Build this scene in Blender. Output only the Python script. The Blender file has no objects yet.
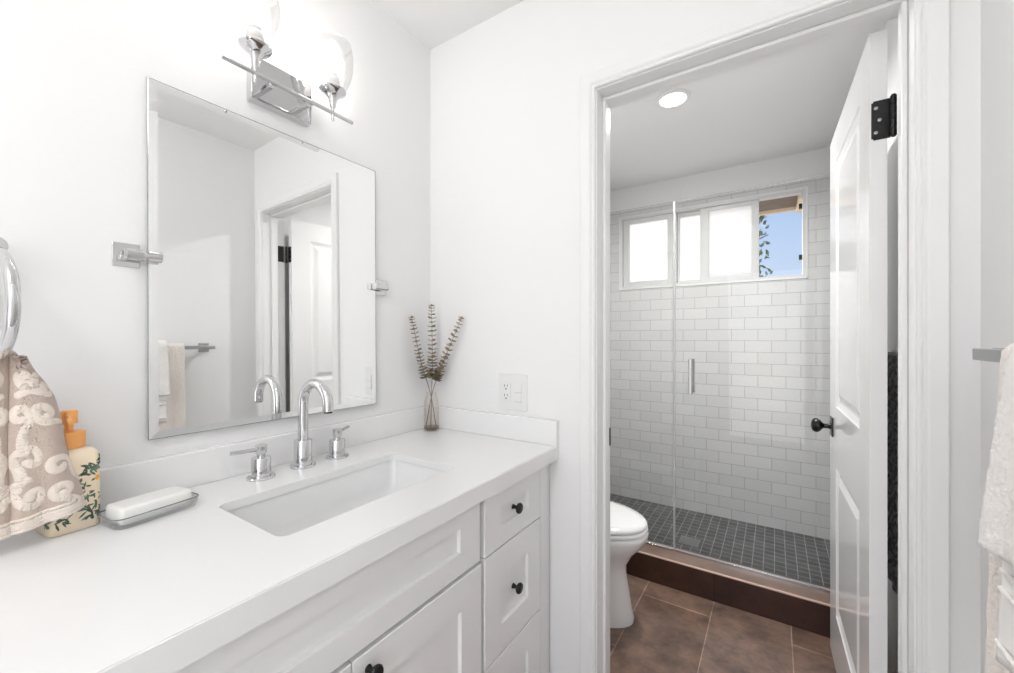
import bpy, bmesh, math, random
from mathutils import Vector, Matrix
from math import pi, sin, cos, radians, atan2, sqrt, exp
random.seed(7)
S = bpy.context.scene
COL = S.collection

# ------------------------------------------------------------ camera
FPX, W_, H_ = 408.0, 1014, 673
YAW = math.atan(267.5 / FPX)
cam_d = bpy.data.cameras.new('camera'); cam = bpy.data.objects.new('camera', cam_d); COL.objects.link(cam)
cam.location = (1.19, -1.237, 1.246)
cam.rotation_euler = (pi / 2, 0, YAW)
cam_d.sensor_width = 36; cam_d.lens = 36 * FPX / W_
cam_d.shift_y = (339 - 336.5) / W_
cam_d.clip_start = 0.01
S.camera = cam
# ------------------------------------------------------------ exposure, world, sun, added doorway fill
S.view_settings.view_transform = 'Standard'; S.view_settings.look = 'None'
S.view_settings.gamma = 1; S.view_settings.use_curve_mapping = False
S.view_settings.exposure = 0.30
REAR_Y = -2.35
wd = bpy.data.worlds.new('sky'); S.world = wd; wd.use_nodes = True
wn = wd.node_tree; wn.nodes.clear()
wo = wn.nodes.new('ShaderNodeOutputWorld'); wb = wn.nodes.new('ShaderNodeBackground')
tc = wn.nodes.new('ShaderNodeTexCoord'); sx = wn.nodes.new('ShaderNodeSeparateXYZ'); cr = wn.nodes.new('ShaderNodeValToRGB')
wn.links.new(tc.outputs['Generated'], sx.inputs[0]); wn.links.new(sx.outputs['Z'], cr.inputs[0])
e = cr.color_ramp.elements
e[0].position = 0.0; e[0].color = (.62, .60, .56, 1)
e[1].position = 0.02; e[1].color = (.60, .70, .86, 1)
a_ = cr.color_ramp.elements.new(.35); a_.color = (.33, .49, .78, 1)
a_ = cr.color_ramp.elements.new(1.0); a_.color = (.12, .26, .62, 1)
wn.links.new(cr.outputs[0], wb.inputs[0]); wb.inputs[1].default_value = .92
wn.links.new(wb.outputs[0], wo.inputs[0])

def light(name, kind, loc, energy, size=.1, color=(1, 1, 1), direction=None, size_y=None, shape=None, spread=None):
    d = bpy.data.lights.new(name, kind); d.energy = energy; d.color = color
    if kind == 'AREA':
        d.shape = shape or 'RECTANGLE'; d.size = size
        if size_y: d.size_y = size_y
        if spread: d.spread = spread
    elif kind == 'POINT': d.shadow_soft_size = size
    elif kind == 'SUN': d.angle = size
    o = bpy.data.objects.new(name, d); COL.objects.link(o); o.location = loc
    if direction: o.rotation_euler = Vector(direction).to_track_quat('-Z', 'Y').to_euler()
    return o
light('sun', 'SUN', (-5, 6, 4), 2.6, radians(.6), (1, .97, .93), (.6, -.75, -.10))
# soft fill lamp added at the unseen doorway opening behind the camera
light('doorway_fill_light', 'AREA', (1.10, REAR_Y - .06, 1.03), 9.0, .76, (1, .99, .975), (0, 1, -.12), 2.0)

# ------------------------------------------------------------ materials
def mat(name, color, rough=.5, metal=0, coat=0, spec=.5):
    m = bpy.data.materials.new(name); m.use_nodes = True
    b = m.node_tree.nodes['Principled BSDF']
    b.inputs['Base Color'].default_value = (*color, 1); b.inputs['Roughness'].default_value = rough
    b.inputs['Metallic'].default_value = metal; b.inputs['Coat Weight'].default_value = coat
    b.inputs['Specular IOR Level'].default_value = spec
    return m
def N(m, t, **kw):
    n = m.node_tree.nodes.new(t)
    for k, v in kw.items(): setattr(n, k, v)
    return n
def L(m, a, b): m.node_tree.links.new(a, b)
def bsdf(m): return m.node_tree.nodes['Principled BSDF']
def bump_noise(m, scale, strength, dist=.001, detail=3):
    t = N(m, 'ShaderNodeTexCoord'); n = N(m, 'ShaderNodeTexNoise'); n.inputs['Scale'].default_value = scale
    n.inputs['Detail'].default_value = detail
    b = N(m, 'ShaderNodeBump'); b.inputs['Strength'].default_value = strength; b.inputs['Distance'].default_value = dist
    L(m, t.outputs['Object'], n.inputs['Vector']); L(m, n.outputs['Fac'], b.inputs['Height']); L(m, b.outputs[0], bsdf(m).inputs['Normal'])
    return m
def noise_color(m, scale, stops, detail=4, rough=.6, dist=0):
    t = N(m, 'ShaderNodeTexCoord'); n = N(m, 'ShaderNodeTexNoise'); n.inputs['Scale'].default_value = scale
    n.inputs['Detail'].default_value = detail; n.inputs['Roughness'].default_value = rough; n.inputs['Distortion'].default_value = dist
    r = N(m, 'ShaderNodeValToRGB'); el = r.color_ramp.elements
    el[0].position = stops[0][0]; el[0].color = (*stops[0][1], 1); el[1].position = stops[-1][0]; el[1].color = (*stops[-1][1], 1)
    for p, c in stops[1:-1]:
        q = el.new(p); q.color = (*c, 1)
    L(m, t.outputs['Object'], n.inputs['Vector']); L(m, n.outputs['Fac'], r.inputs[0]); L(m, r.outputs[0], bsdf(m).inputs['Base Color'])
    return r
M = {}
M['wall'] = bump_noise(mat('wall_paint', (.91, .91, .912), .55, spec=.3), 55, .12, .002)
M['ceiling'] = bump_noise(mat('ceiling_paint', (.93, .93, .93), .7, spec=.2), 60, .12, .002)
M['trim'] = mat('trim_paint', (.91, .91, .912), .28)
M['door'] = mat('door_paint', (.90, .90, .902), .09)
M['cabinet'] = mat('cabinet_paint', (.90, .90, .902), .32)
M['quartz'] = bump_noise(mat('white_quartz', (.92, .92, .92), .16), 300, .01)
M['porcelain'] = mat('porcelain', (.88, .885, .885), .07, coat=.5)
M['chrome'] = mat('chrome', (.66, .66, .67), .06, 1)
M['brushed'] = mat('brushed_nickel', (.42, .42, .43), .3, 1)
M['mirror'] = mat('mirror_silver', (.93, .94, .935), .0, 1)
M['black'] = mat('black_metal', (.012, .012, .013), .3, .3)
M['darkgap'] = mat('dark_gap', (.03, .03, .03), .8)
M['plastic'] = mat('white_plastic', (.86, .86, .86), .3)
M['slot'] = mat('slot_dark', (.06, .06, .06), .6)
M['soap'] = mat('white_soap', (.92, .91, .89), .45)
bsdf(M['soap']).inputs['Subsurface Weight'].default_value = .15
M['copper'] = mat('copper_pump', (.95, .45, .14), .28, .3)
M['bottle'] = noise_color(mat('cream_bottle', (.86, .74, .58), .3), 9, [(.3, (.93, .82, .64)), (.7, (.86, .70, .50))]) and bpy.data.materials['cream_bottle']
M['leafprint'] = mat('green_print', (.08, .14, .10), .4)
noise_color(M['leafprint'], 60, [(.3, (.035, .07, .05)), (.7, (.16, .24, .17))])
M['flower'] = mat('orange_print', (.9, .42, .06), .4)
M['vinyl'] = mat('window_vinyl', (.76, .76, .76), .35)
M['olive'] = mat('dried_leaf', (.20, .155, .09), .75)
noise_color(M['olive'], 90, [(.3, (.20, .145, .09)), (.7, (.52, .42, .30))])
M['stem'] = mat('dried_stem', (.20, .13, .08), .7)
M['soffit'] = mat('soffit_wood', (.27, .19, .14), .7)
noise_color(M['soffit'], 12, [(.3, (.17, .12, .09)), (.7, (.25, .185, .145))])
M['fascia'] = mat('eave_paint', (.85, .66, .46), .6)
M['treeleaf'] = mat('tree_leaf', (.10, .17, .05), .6)
noise_color(M['treeleaf'], 9, [(.3, (.03, .06, .02)), (.7, (.32, .36, .12))])
M['bark'] = mat('bark', (.12, .08, .05), .8)
M['greycloth'] = mat('charcoal_cloth', (.06, .06, .065), .9)
t_ = M['greycloth']
tcn = N(t_, 'ShaderNodeTexCoord'); wv = N(t_, 'ShaderNodeTexWave'); wv.wave_type = 'RINGS'; wv.inputs['Scale'].default_value = 9
wv.inputs['Distortion'].default_value = 9; wv.inputs['Detail Scale'].default_value = 4; wv.inputs['Detail'].default_value = 1
rr = N(t_, 'ShaderNodeValToRGB'); rr.color_ramp.elements[0].color = (.34, .34, .345, 1); rr.color_ramp.elements[1].color = (.62, .62, .625, 1)
rr.color_ramp.elements[0].position = .4; rr.color_ramp.elements[1].position = .6
L(t_, tcn.outputs['Object'], wv.inputs['Vector']); L(t_, wv.outputs['Fac'], rr.inputs[0]); L(t_, rr.outputs[0], bsdf(t_).inputs['Base Color'])
def emis(name, color, s):
    m = bpy.data.materials.new(name); m.use_nodes = True; nt = m.node_tree; nt.nodes.clear()
    o = nt.nodes.new('ShaderNodeOutputMaterial'); e = nt.nodes.new('ShaderNodeEmission')
    e.inputs[0].default_value = (*color, 1); e.inputs[1].default_value = s; nt.links.new(e.outputs[0], o.inputs[0]); return m
M['socket'] = mat('lamp_socket', (.62, .61, .60), .4)
M['lens'] = emis('downlight_lens', (1, .98, .95), 5)
M['bulb'] = emis('frosted_bulb', (1, .965, .93), 15)
M['globe'] = emis('fill_globe_glow', (1, .985, .965), 22)  # glow of the added fill globe
def glass(name, tint, gl=.9, fres=1.45):
    m = bpy.data.materials.new(name); m.use_nodes = True; nt = m.node_tree; nt.nodes.clear()
    o = nt.nodes.new('ShaderNodeOutputMaterial'); mx = nt.nodes.new('ShaderNodeMixShader'); t = nt.nodes.new('ShaderNodeBsdfTransparent')
    g = nt.nodes.new('ShaderNodeBsdfGlossy'); f = nt.nodes.new('ShaderNodeFresnel'); f.inputs[0].default_value = fres
    mu = nt.nodes.new('ShaderNodeMath'); mu.operation = 'MULTIPLY'; mu.inputs[1].default_value = gl
    t.inputs[0].default_value = (*tint, 1); g.inputs['Roughness'].default_value = .02
    nt.links.new(f.outputs[0], mu.inputs[0]); nt.links.new(mu.outputs[0], mx.inputs[0]); nt.links.new(t.outputs[0], mx.inputs[1])
    nt.links.new(g.outputs[0], mx.inputs[2]); nt.links.new(mx.outputs[0], o.inputs[0]); return m
M['glass'] = glass('shower_glass', (.985, .99, .988), .6)
M['glassedge'] = glass('shower_glass_edge', (.80, .84, .83), 1, 1.9)
M['lampglass'] = glass('lamp_glass', (.992, .992, .992), .4)
M['vaseglass'] = glass('vase_glass', (.995, .985, .975), .22)
M['vasebase'] = glass('vase_base_glass', (.93, .84, .77), .5, 1.45)
M['dishglass'] = glass('smoky_glass', (.955, .957, .96), .45, 1.45)
M['dishrim'] = mat('smoky_glass_rim', (.22, .225, .23), .12)
# frosted window pane: scatters the daylight behind it
m = bpy.data.materials.new('frosted_glass'); m.use_nodes = True; nt = m.node_tree; nt.nodes.clear(); M['frost'] = m
o = nt.nodes.new('ShaderNodeOutputMaterial'); ad = nt.nodes.new('ShaderNodeMixShader'); tr = nt.nodes.new('ShaderNodeBsdfTranslucent')
gl = nt.nodes.new('ShaderNodeBsdfGlossy'); tr.inputs[0].default_value = (.97, .97, .97, 1); gl.inputs['Roughness'].default_value = .35
ad.inputs[0].default_value = .04
nt.links.new(tr.outputs[0], ad.inputs[1]); nt.links.new(gl.outputs[0], ad.inputs[2]); nt.links.new(ad.outputs[0], o.inputs[0])

def brick(name, axes, off, bw, rh, mortar, c1, c2, cm, offset, rough, rough_m=.8, bump=.4, jitter=None):
    """tile material laid out in world metres; axes: which object axis runs along the bricks and which across"""
    m = mat(name, c1, rough); b = bsdf(m)
    t = N(m, 'ShaderNodeTexCoord'); s = N(m, 'ShaderNodeSeparateXYZ'); c = N(m, 'ShaderNodeCombineXYZ')
    L(m, t.outputs['Object'], s.inputs[0])
    for i in (0, 1):
        a = N(m, 'ShaderNodeMath', operation='ADD'); a.inputs[1].default_value = off[i]
        L(m, s.outputs[axes[i]], a.inputs[0]); L(m, a.outputs[0], c.inputs[i])
    k = N(m, 'ShaderNodeTexBrick'); k.offset = offset; k.offset_frequency = 2; k.squash = 1
    k.inputs['Scale'].default_value = 1; k.inputs['Brick Width'].default_value = bw; k.inputs['Row Height'].default_value = rh
    k.inputs['Mortar Size'].default_value = mortar; k.inputs['Mortar Smooth'].default_value = .1; k.inputs['Bias'].default_value = 0
    k.inputs['Color1'].default_value = (*c1, 1); k.inputs['Color2'].default_value = (*c2, 1); k.inputs['Mortar'].default_value = (*cm, 1)
    L(m, c.outputs[0], k.inputs['Vector'])
    col = k.outputs['Color']
    if jitter:
        n = N(m, 'ShaderNodeTexNoise'); n.inputs['Scale'].default_value = jitter[0]; n.inputs['Detail'].default_value = 9; n.inputs['Roughness'].default_value = .72
        n.inputs['Distortion'].default_value = .15
        L(m, t.outputs['Object'], n.inputs['Vector'])
        r = N(m, 'ShaderNodeValToRGB'); r.color_ramp.elements[0].position = .3; r.color_ramp.elements[1].position = .72
        r.color_ramp.elements[0].color = (*jitter[1], 1); r.color_ramp.elements[1].color = (*jitter[2], 1)
        L(m, n.outputs['Fac'], r.inputs[0])
        mx = N(m, 'ShaderNodeMix', data_type='RGBA', blend_type='MULTIPLY'); mx.inputs[0].default_value = 1
        L(m, col, mx.inputs[6]); L(m, r.outputs[0], mx.inputs[7]); col = mx.outputs[2]
    L(m, col, b.inputs['Base Color'])
    mr = N(m, 'ShaderNodeMapRange'); mr.inputs['To Min'].default_value = rough; mr.inputs['To Max'].default_value = rough_m
    L(m, k.outputs['Fac'], mr.inputs['Value']); L(m, mr.outputs[0], b.inputs['Roughness'])
    iv = N(m, 'ShaderNodeMath', operation='SUBTRACT'); iv.inputs[0].default_value = 1; L(m, k.outputs['Fac'], iv.inputs[1])
    bp = N(m, 'ShaderNodeBump'); bp.inputs['Strength'].default_value = bump; bp.inputs['Distance'].default_value = .001
    L(m, iv.outputs[0], bp.inputs['Height']); L(m, bp.outputs[0], b.inputs['Normal'])
    return m
ROW = .0777
M['subway'] = brick('subway_tile', ('X', 'Z'), (-1.2526 + .07785 + .1557 * 20, .009 + ROW * 100), .1557, ROW, .0016, (.72, .72, .72), (.77, .77, .77), (.42, .42, .41), .5, .14)
M['subway_side'] = brick('subway_tile_side', ('Y', 'Z'), (3.0, .009 + ROW * 100), .1557, ROW, .0016, (.72, .72, .72), (.77, .77, .77), (.42, .42, .41), .5, .14)
M['mosaic'] = brick('charcoal_mosaic', ('X', 'Y'), (-1.19 + .052 * 100, .052 * 100 - 1.975), .052, .052, .0021, (.075, .077, .08), (.125, .127, .13), (.42, .42, .41), 0, .4, jitter=(14, (.75, .75, .75), (1.25, 1.25, 1.25)))
M['floor'] = brick('brown_floor_tile', ('Y', 'X'), (-.39 + 6, -.65 + 3), .6, .3, .0018, (.17, .105, .075), (.22, .15, .115), (.45, .32, .24), .33, .28, jitter=(6.5, (.34, .34, .37), (1.62, 1.58, 1.56)))
M['curb'] = brick('shaded_curb_tile', ('X', 'Z'), (-.95 + 6, 2), .6, 5, .0014, (.058, .024, .016), (.070, .030, .020), (.03, .02, .015), 0, .3, jitter=(5, (.45, .4, .4), (1.2, 1.2, 1.2)))  # front face darker than the floor tile: its shade is put into the colour
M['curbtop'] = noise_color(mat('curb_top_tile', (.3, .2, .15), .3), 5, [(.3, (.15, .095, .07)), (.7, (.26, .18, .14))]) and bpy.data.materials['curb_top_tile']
M['curbedge'] = mat('curb_edge_profile', (.62, .43, .34), .35)

def terry(name, color, scale=120, dist=.0035):
    m = mat(name, color, .95, spec=.1); b = bsdf(m)
    b.inputs['Sheen Weight'].default_value = .3
    t = N(m, 'ShaderNodeTexCoord'); n = N(m, 'ShaderNodeTexNoise'); n.inputs['Scale'].default_value = scale; n.inputs['Detail'].default_value = 2
    bp = N(m, 'ShaderNodeBump'); bp.inputs['Strength'].default_value = 1; bp.inputs['Distance'].default_value = dist
    L(m, t.outputs['Object'], n.inputs['Vector']); L(m, n.outputs['Fac'], bp.inputs['Height']); L(m, bp.outputs[0], b.inputs['Normal'])
    return m
M['terry'] = terry('cream_terry', (.86, .80, .745))
M['terry2'] = terry('white_terry', (.88, .85, .82))
M['towelband'] = terry('towel_smooth_band', (.88, .86, .84), 500, .0006)
mt = terry('damask_terry', (.7, .6, .52), 420, .0015); M['damask'] = mt
at = N(mt, 'ShaderNodeAttribute', attribute_name='weave'); rp = N(mt, 'ShaderNodeValToRGB')
rp.color_ramp.elements[0].position = .25; rp.color_ramp.elements[1].position = .75
rp.color_ramp.elements[0].color = (.60, .49, .42, 1); rp.color_ramp.elements[1].color = (.90, .80, .71, 1)
L(mt, at.outputs['Fac'], rp.inputs[0]); L(mt, rp.outputs[0], bsdf(mt).inputs['Base Color'])

# ------------------------------------------------------------ helpers
def link(o, parent=None):
    COL.objects.link(o)
    if parent is not None: o.parent = parent
    return o
def tag(o, label=None, cat=None, group=None, kind=None):
    if label: o['label'] = label
    if cat: o['category'] = cat
    if group: o['group'] = group
    if kind: o['kind'] = kind
    return o
def obj(name, bm, m, parent=None, smooth=False, bevel=0, seg=2, subsurf=0, angle=35):
    """link a bmesh (world or parent-local coordinates) as ONE mesh object"""
    bmesh.ops.recalc_face_normals(bm, faces=bm.faces[:])
    me = bpy.data.meshes.new(name); bm.to_mesh(me); bm.free()
    ms = m if isinstance(m, (list, tuple)) else [m]
    for q in ms: me.materials.append(q)
    if smooth:
        for p in me.polygons: p.use_smooth = True
        me.set_sharp_from_angle(angle=radians(angle))
    o = bpy.data.objects.new(name, me); link(o, parent)
    if bevel:
        b = o.modifiers.new('bevel', 'BEVEL'); b.width = bevel; b.segments = seg; b.limit_method = 'ANGLE'; b.angle_limit = radians(40)
        b.harden_normals = False
        for p in me.polygons: p.use_smooth = True
        me.set_sharp_from_angle(angle=radians(30))
    if subsurf:
        s = o.modifiers.new('sub', 'SUBSURF'); s.levels = subsurf; s.render_levels = subsurf
    return o
def empty(name, loc, rz=0, **kw):
    o = bpy.data.objects.new(name, None); link(o); o.location = loc; o.rotation_euler = (0, 0, rz); o.empty_display_size = .05
    tag(o, **kw); return o
def box(bm, a, b, mi=0):
    x0, y0, z0 = a; x1, y1, z1 = b
    v = [bm.verts.new(p) for p in ((x0, y0, z0), (x1, y0, z0), (x1, y1, z0), (x0, y1, z0), (x0, y0, z1), (x1, y0, z1), (x1, y1, z1), (x0, y1, z1))]
    for f in ((0, 3, 2, 1), (4, 5, 6, 7), (0, 1, 5, 4), (1, 2, 6, 5), (2, 3, 7, 6), (3, 0, 4, 7)):
        fc = bm.faces.new([v[i] for i in f]); fc.material_index = mi
def BX(*boxes):
    bm = bmesh.new()
    for a, b in boxes: box(bm, a, b)
    return bm
def loft(bm, loops, cap0=True, cap1=True, closed=True, mi=0):
    rings = [[bm.verts.new(p) for p in lp] for lp in loops]
    n = len(rings[0])
    for r0, r1 in zip(rings, rings[1:]):
        for i in range(n if closed else n - 1):
            j = (i + 1) % n
            f = bm.faces.new((r0[i], r0[j], r1[j], r1[i])); f.material_index = mi
    if cap0: bm.faces.new(rings[0][::-1]).material_index = mi
    if cap1: bm.faces.new(rings[-1]).material_index = mi
    return rings
def lathe(bm, prof, c=(0, 0, 0), axis=(0, 0, 1), n=32, cap=True, mi=0):
    """profile [(radius, height)] turned about axis through c"""
    ax = Vector(axis).normalized(); q = Vector((0, 0, 1)).rotation_difference(ax).to_matrix(); c = Vector(c)
    loops = [[c + q @ Vector((max(r, 1e-5) * cos(2 * pi * i / n), max(r, 1e-5) * sin(2 * pi * i / n), h)) for i in range(n)] for r, h in prof]
    return loft(bm, loops, cap, cap, mi=mi)
def tube(bm, pts, r, n=12, cap=True, mi=0):
    pts = [Vector(p) for p in pts]; rs = r if isinstance(r, (list, tuple)) else [r] * len(pts)
    loops = []; nv = None
    for i, p in enumerate(pts):
        t = (pts[min(i + 1, len(pts) - 1)] - pts[max(i - 1, 0)]).normalized()
        if nv is None: nv = t.orthogonal().normalized()
        nv = (nv - t * nv.dot(t)).normalized(); b = t.cross(nv)
        loops.append([p + rs[i] * (cos(2 * pi * k / n) * nv + sin(2 * pi * k / n) * b) for k in range(n)])
    return loft(bm, loops, cap, cap, mi=mi)
def rrect(cx, cy, hx, hy, r, z, n=6):
    out = []
    for qx, qy, a0 in ((1, 1, 0), (-1, 1, pi / 2), (-1, -1, pi), (1, -1, 3 * pi / 2)):
        for k in range(n + 1):
            a = a0 + k * pi / 2 / n
            out.append((cx + qx * (hx - r) + r * cos(a), cy + qy * (hy - r) + r * sin(a), z))
    return out
def struct(name, bm, m, label, cat, **kw):
    o = obj(name, bm, m, **kw); tag(o, label, cat, kind='structure'); return o
def copy_tree(o, parent=None):
    c = o.copy(); COL.objects.link(c); c.parent = parent
    for ch in [x for x in bpy.data.objects if x.parent == o]: copy_tree(ch, c)
    return c

RW = 1.545      # room width
CEIL = 2.441
BACK = 1.975    # tiled shower wall
REAR = REAR_Y
DX0, DX1, DZ = .72, 1.446, 2.035   # door opening
WT = .122       # partition thickness
GY = 1.03       # shower glass
# ------------------------------------------------------------ room shell
struct('floor', BX(((-.1, REAR - .1, -.1), (RW + .1, .93, 0))), M['floor'], 'brown stone-look floor tiles in running bond', 'floor')
struct('floor_shower', BX(((-.1, 1.05, -.1), (RW + .1, 2.1, 0))), M['mosaic'], 'charcoal square mosaic tiles on the shower floor', 'floor')
struct('ceiling', BX(((-.1, REAR - .1, CEIL), (RW + .1, 2.1, CEIL + .1))), M['ceiling'], 'flat white painted ceiling', 'ceiling')
struct('wall_left', BX(((-.1, REAR - .1, -.1), (0, 2.1, CEIL + .1))), M['wall'], 'white painted wall behind the vanity mirror', 'wall')
struct('wall_right', BX(((RW, REAR - .1, -.1), (RW + .1, 2.1, CEIL + .1))), M['wall'], 'white painted wall with the chrome towel bar', 'wall')
struct('wall_partition', BX(((0, 0, 0), (DX0 - .018, WT, CEIL)), ((DX1 + .018, 0, 0), (RW, WT, CEIL)), ((DX0 - .018, 0, DZ + .018), (DX1 + .018, WT, CEIL))),
       M['wall'], 'white wall with the doorway to the toilet and shower', 'wall')
WX0, WX1, WZ0, WZ1 = .16, 1.362, 1.638, 2.208
struct('wall_far', BX(((0, BACK + .01, 0), (WX0, BACK + .06, CEIL)), ((WX1, BACK + .01, 0), (RW, BACK + .06, CEIL)),
                      ((WX0, BACK + .01, 0), (WX1, BACK + .06, WZ0)), ((WX0, BACK + .01, WZ1), (WX1, BACK + .06, CEIL))), M['wall'],
       'white painted wall above the shower tiles', 'wall')
TZ = 2.257
struct('wall_shower_back', BX(((.01, BACK, 0), (WX0, BACK + .01, TZ)), ((WX1, BACK, 0), (RW - .01, BACK + .01, TZ)),
                             ((WX0, BACK, 0), (WX1, BACK + .01, WZ0)), ((WX0, BACK, WZ1), (WX1, BACK + .01, TZ))), M['subway'],
       'white subway tile wall at the back of the shower', 'tiled wall')
struct('wall_shower_left', BX(((0, .93, 0), (.01, BACK + .01, TZ))), M['subway_side'], 'white subway tile wall at the left end of the shower', 'tiled wall')
struct('wall_shower_right', BX(((RW - .01, .93, 0), (RW, BACK + .01, TZ))), M['subway_side'], 'white subway tile wall at the right end of the shower', 'tiled wall')
struct('wall_rear', BX(((0, REAR - .1, 0), (.72, REAR, CEIL)), ((1.48, REAR - .1, 0), (RW, REAR, CEIL)), ((.72, REAR - .1, 2.03), (1.48, REAR, CEIL))), M['wall'], 'plain white wall with an unseen doorway behind the viewer, added to let in light', 'wall')  # doorway opening added for the fill lamp
cp = empty('fill_globe_light', (.85, -1.8, CEIL), label='glowing white globe added as fill light, unseen on the ceiling behind the viewer', cat='ceiling light')  # unseen globe fixture, added to brighten the vanity room
b_ = bmesh.new(); lathe(b_, [(.075, 0), (.075, -.018), (.060, -.032), (.045, -.036)], n=40); obj('canopy', b_, M['chrome'], cp, smooth=True)
b_ = bmesh.new(); lathe(b_, [(.04, -.035)] + [(.11 * sin(a), -.145 + .11 * cos(a)) for a in [.38 + (pi - .38) * k / 24 for k in range(25)]], n=40, cap=False); obj('globe', b_, M['globe'], cp, smooth=True)

# curb
cb = struct('trim_1', BX(((.01, .922, 0), (RW - .01, 1.075, .130))), M['curb'], 'dark brown tiled shower curb with shade coloured into its front', 'shower curb')
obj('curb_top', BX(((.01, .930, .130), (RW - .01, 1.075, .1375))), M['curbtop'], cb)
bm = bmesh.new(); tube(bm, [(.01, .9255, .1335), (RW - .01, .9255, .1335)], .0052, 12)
e_ = obj('edge_strip', bm, M['curbedge'], cb, smooth=True); e_['label'] = 'pale pinkish edge strip along the curb'

# casing and jamb
def casing(yf, sgn, name, label):
    prof = [(.0, .0), (.0, .010), (.003, .013), (.006, .013), (.008, .0095), (.011, .0095), (.015, .014), (.019, .016), (.046, .016), (.049, .013), (.049, 0)]
    bm = bmesh.new(); st = []
    x0, x1, zt = DX0 - .003, DX1 + .003, DZ + .003
    for f in (lambda o: (x0 - o, 0), lambda o: (x0 - o, zt + o), lambda o: (x1 + o, zt + o), lambda o: (x1 + o, 0)):
        lp = []
        for o_, p in prof:
            x, z = f(o_); lp.append((x, yf + sgn * p, z))
        st.append(lp)
    loft(bm, st)
    return struct(name, bm, M['trim'], label, 'door casing')
casing(0, -1, 'trim_2', 'white moulded casing around the doorway')
casing(WT, 1, 'trim_3', 'white moulded casing on the toilet side of the doorway')
jb = struct('trim_4', BX(((DX0 - .018, 0, 0), (DX0, WT, DZ)), ((DX1, 0, 0), (DX1 + .018, WT, DZ)), ((DX0 - .018, 0, DZ), (DX1 + .018, WT, DZ + .018))),
            M['trim'], 'white door jamb lining the doorway', 'door jamb')
obj('door_stop', BX(((DX0, .048, 0), (DX0 + .011, .084, DZ - .011)), ((DX1 - .011, .048, 0), (DX1, .084, DZ - .011)),
                    ((DX0, .048, DZ - .011), (DX1, .084, DZ))), M['trim'], jb, bevel=.003)
o = obj('strike_plate', BX(((DX0, .090, .884), (DX0 + .0025, .1235, .944))), M['black'], jb, bevel=.001); o['label'] = 'black metal strike plate'

# ------------------------------------------------------------ the door (opened about 91 degrees into the toilet room)
DW, DT, DH = .708, .035, 2.022
door = empty('door_1', (1.393, .148, 0), 0, label='white two-panel door standing open into the toilet room', cat='door', kind='structure')
door.rotation_euler = (0, 0, atan2(.856 - .148, 1.378 - 1.393))   # local +X runs from the hinge edge to the free edge
def panel_face(bm, y, sgn):
    """one face of the door at local y, panels pressed in towards -sgn"""
    zb, zt = .008, DH + .006
    xs = [0, .122, .557, DW]; zs = [zb, .212, .768, .992, 1.907, zt]
    def quad(a, b, c, d): bm.faces.new([bm.verts.new(p) for p in (a, b, c, d)])
    for i in range(3):
        for j in range(5):
            if i == 1 and j in (1, 3):
                x0, x1, z0, z1 = xs[1], xs[2], zs[j], zs[j + 1]
                prev = None
                for ins, dep in ((0, 0), (.004, .0035), (.010, .006), (.020, .0095), (.028, .0095), (.052, .002), (.054, .002)):
                    lp = [bm.verts.new(p) for p in ((x0 + ins, y - sgn * dep, z0 + ins), (x1 - ins, y - sgn * dep, z0 + ins), (x1 - ins, y - sgn * dep, z1 - ins), (x0 + ins, y - sgn * dep, z1 - ins))]
                    if prev:
                        for k in range(4): bm.faces.new((prev[k], prev[(k + 1) % 4], lp[(k + 1) % 4], lp[k]))
                    prev = lp
                bm.faces.new(prev)
            else:
                quad((xs[i], y, zs[j]), (xs[i + 1], y, zs[j]), (xs[i + 1], y, zs[j + 1]), (xs[i], y, zs[j + 1]))
    return xs, zs
bm = bmesh.new()
# local +Y after the turn points to world -X, the seen face
panel_face(bm, 0, 1); panel_face(bm, -DT, -1)
zb, zt = .008, DH + .006
for q in (((0, 0, zb), (0, -DT, zb), (0, -DT, zt), (0, 0, zt)), ((DW, 0, zb), (DW, -DT, zb), (DW, -DT, zt), (DW, 0, zt)),
          ((0, 0, zb), (DW, 0, zb), (DW, -DT, zb), (0, -DT, zb)), ((0, 0, zt), (DW, 0, zt), (DW, -DT, zt), (0, -DT, zt))):
    bm.faces.new([bm.verts.new(p) for p in q])
bmesh.ops.remove_doubles(bm, verts=bm.verts[:], dist=.0002)
obj('door_slab', bm, M['door'], door)
def door_knob(side):
    k = bmesh.new(); s = side; y0 = 0 if s > 0 else -DT
    zc, xc = .905, DW - .065
    box(k, (xc - .028, min(y0, y0 + s * .006), zc - .037), (xc + .028, max(y0, y0 + s * .006), zc + .037))
    bmesh.ops.bevel(k, geom=k.edges[:], offset=.002, segments=2, affect='EDGES')
    lathe(k, [(.013, 0), (.011, .004), (.0085, .010), (.009, .022), (.014, .028), (.023, .034), (.028, .043), (.027, .052), (.020, .060), (.006, .063)], (xc, y0 + s * .005, zc), (0, s, 0))
    o = obj('door_knob', k, M['black'], door, smooth=True); o['label'] = 'black round knob on a square plate'
door_knob(1); door_knob(-1)
o = obj('latch_plate', BX(((DW - .0005, -DT / 2 - .0125, .876), (DW + .0015, -DT / 2 + .0125, .933))), M['black'], door)
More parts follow.
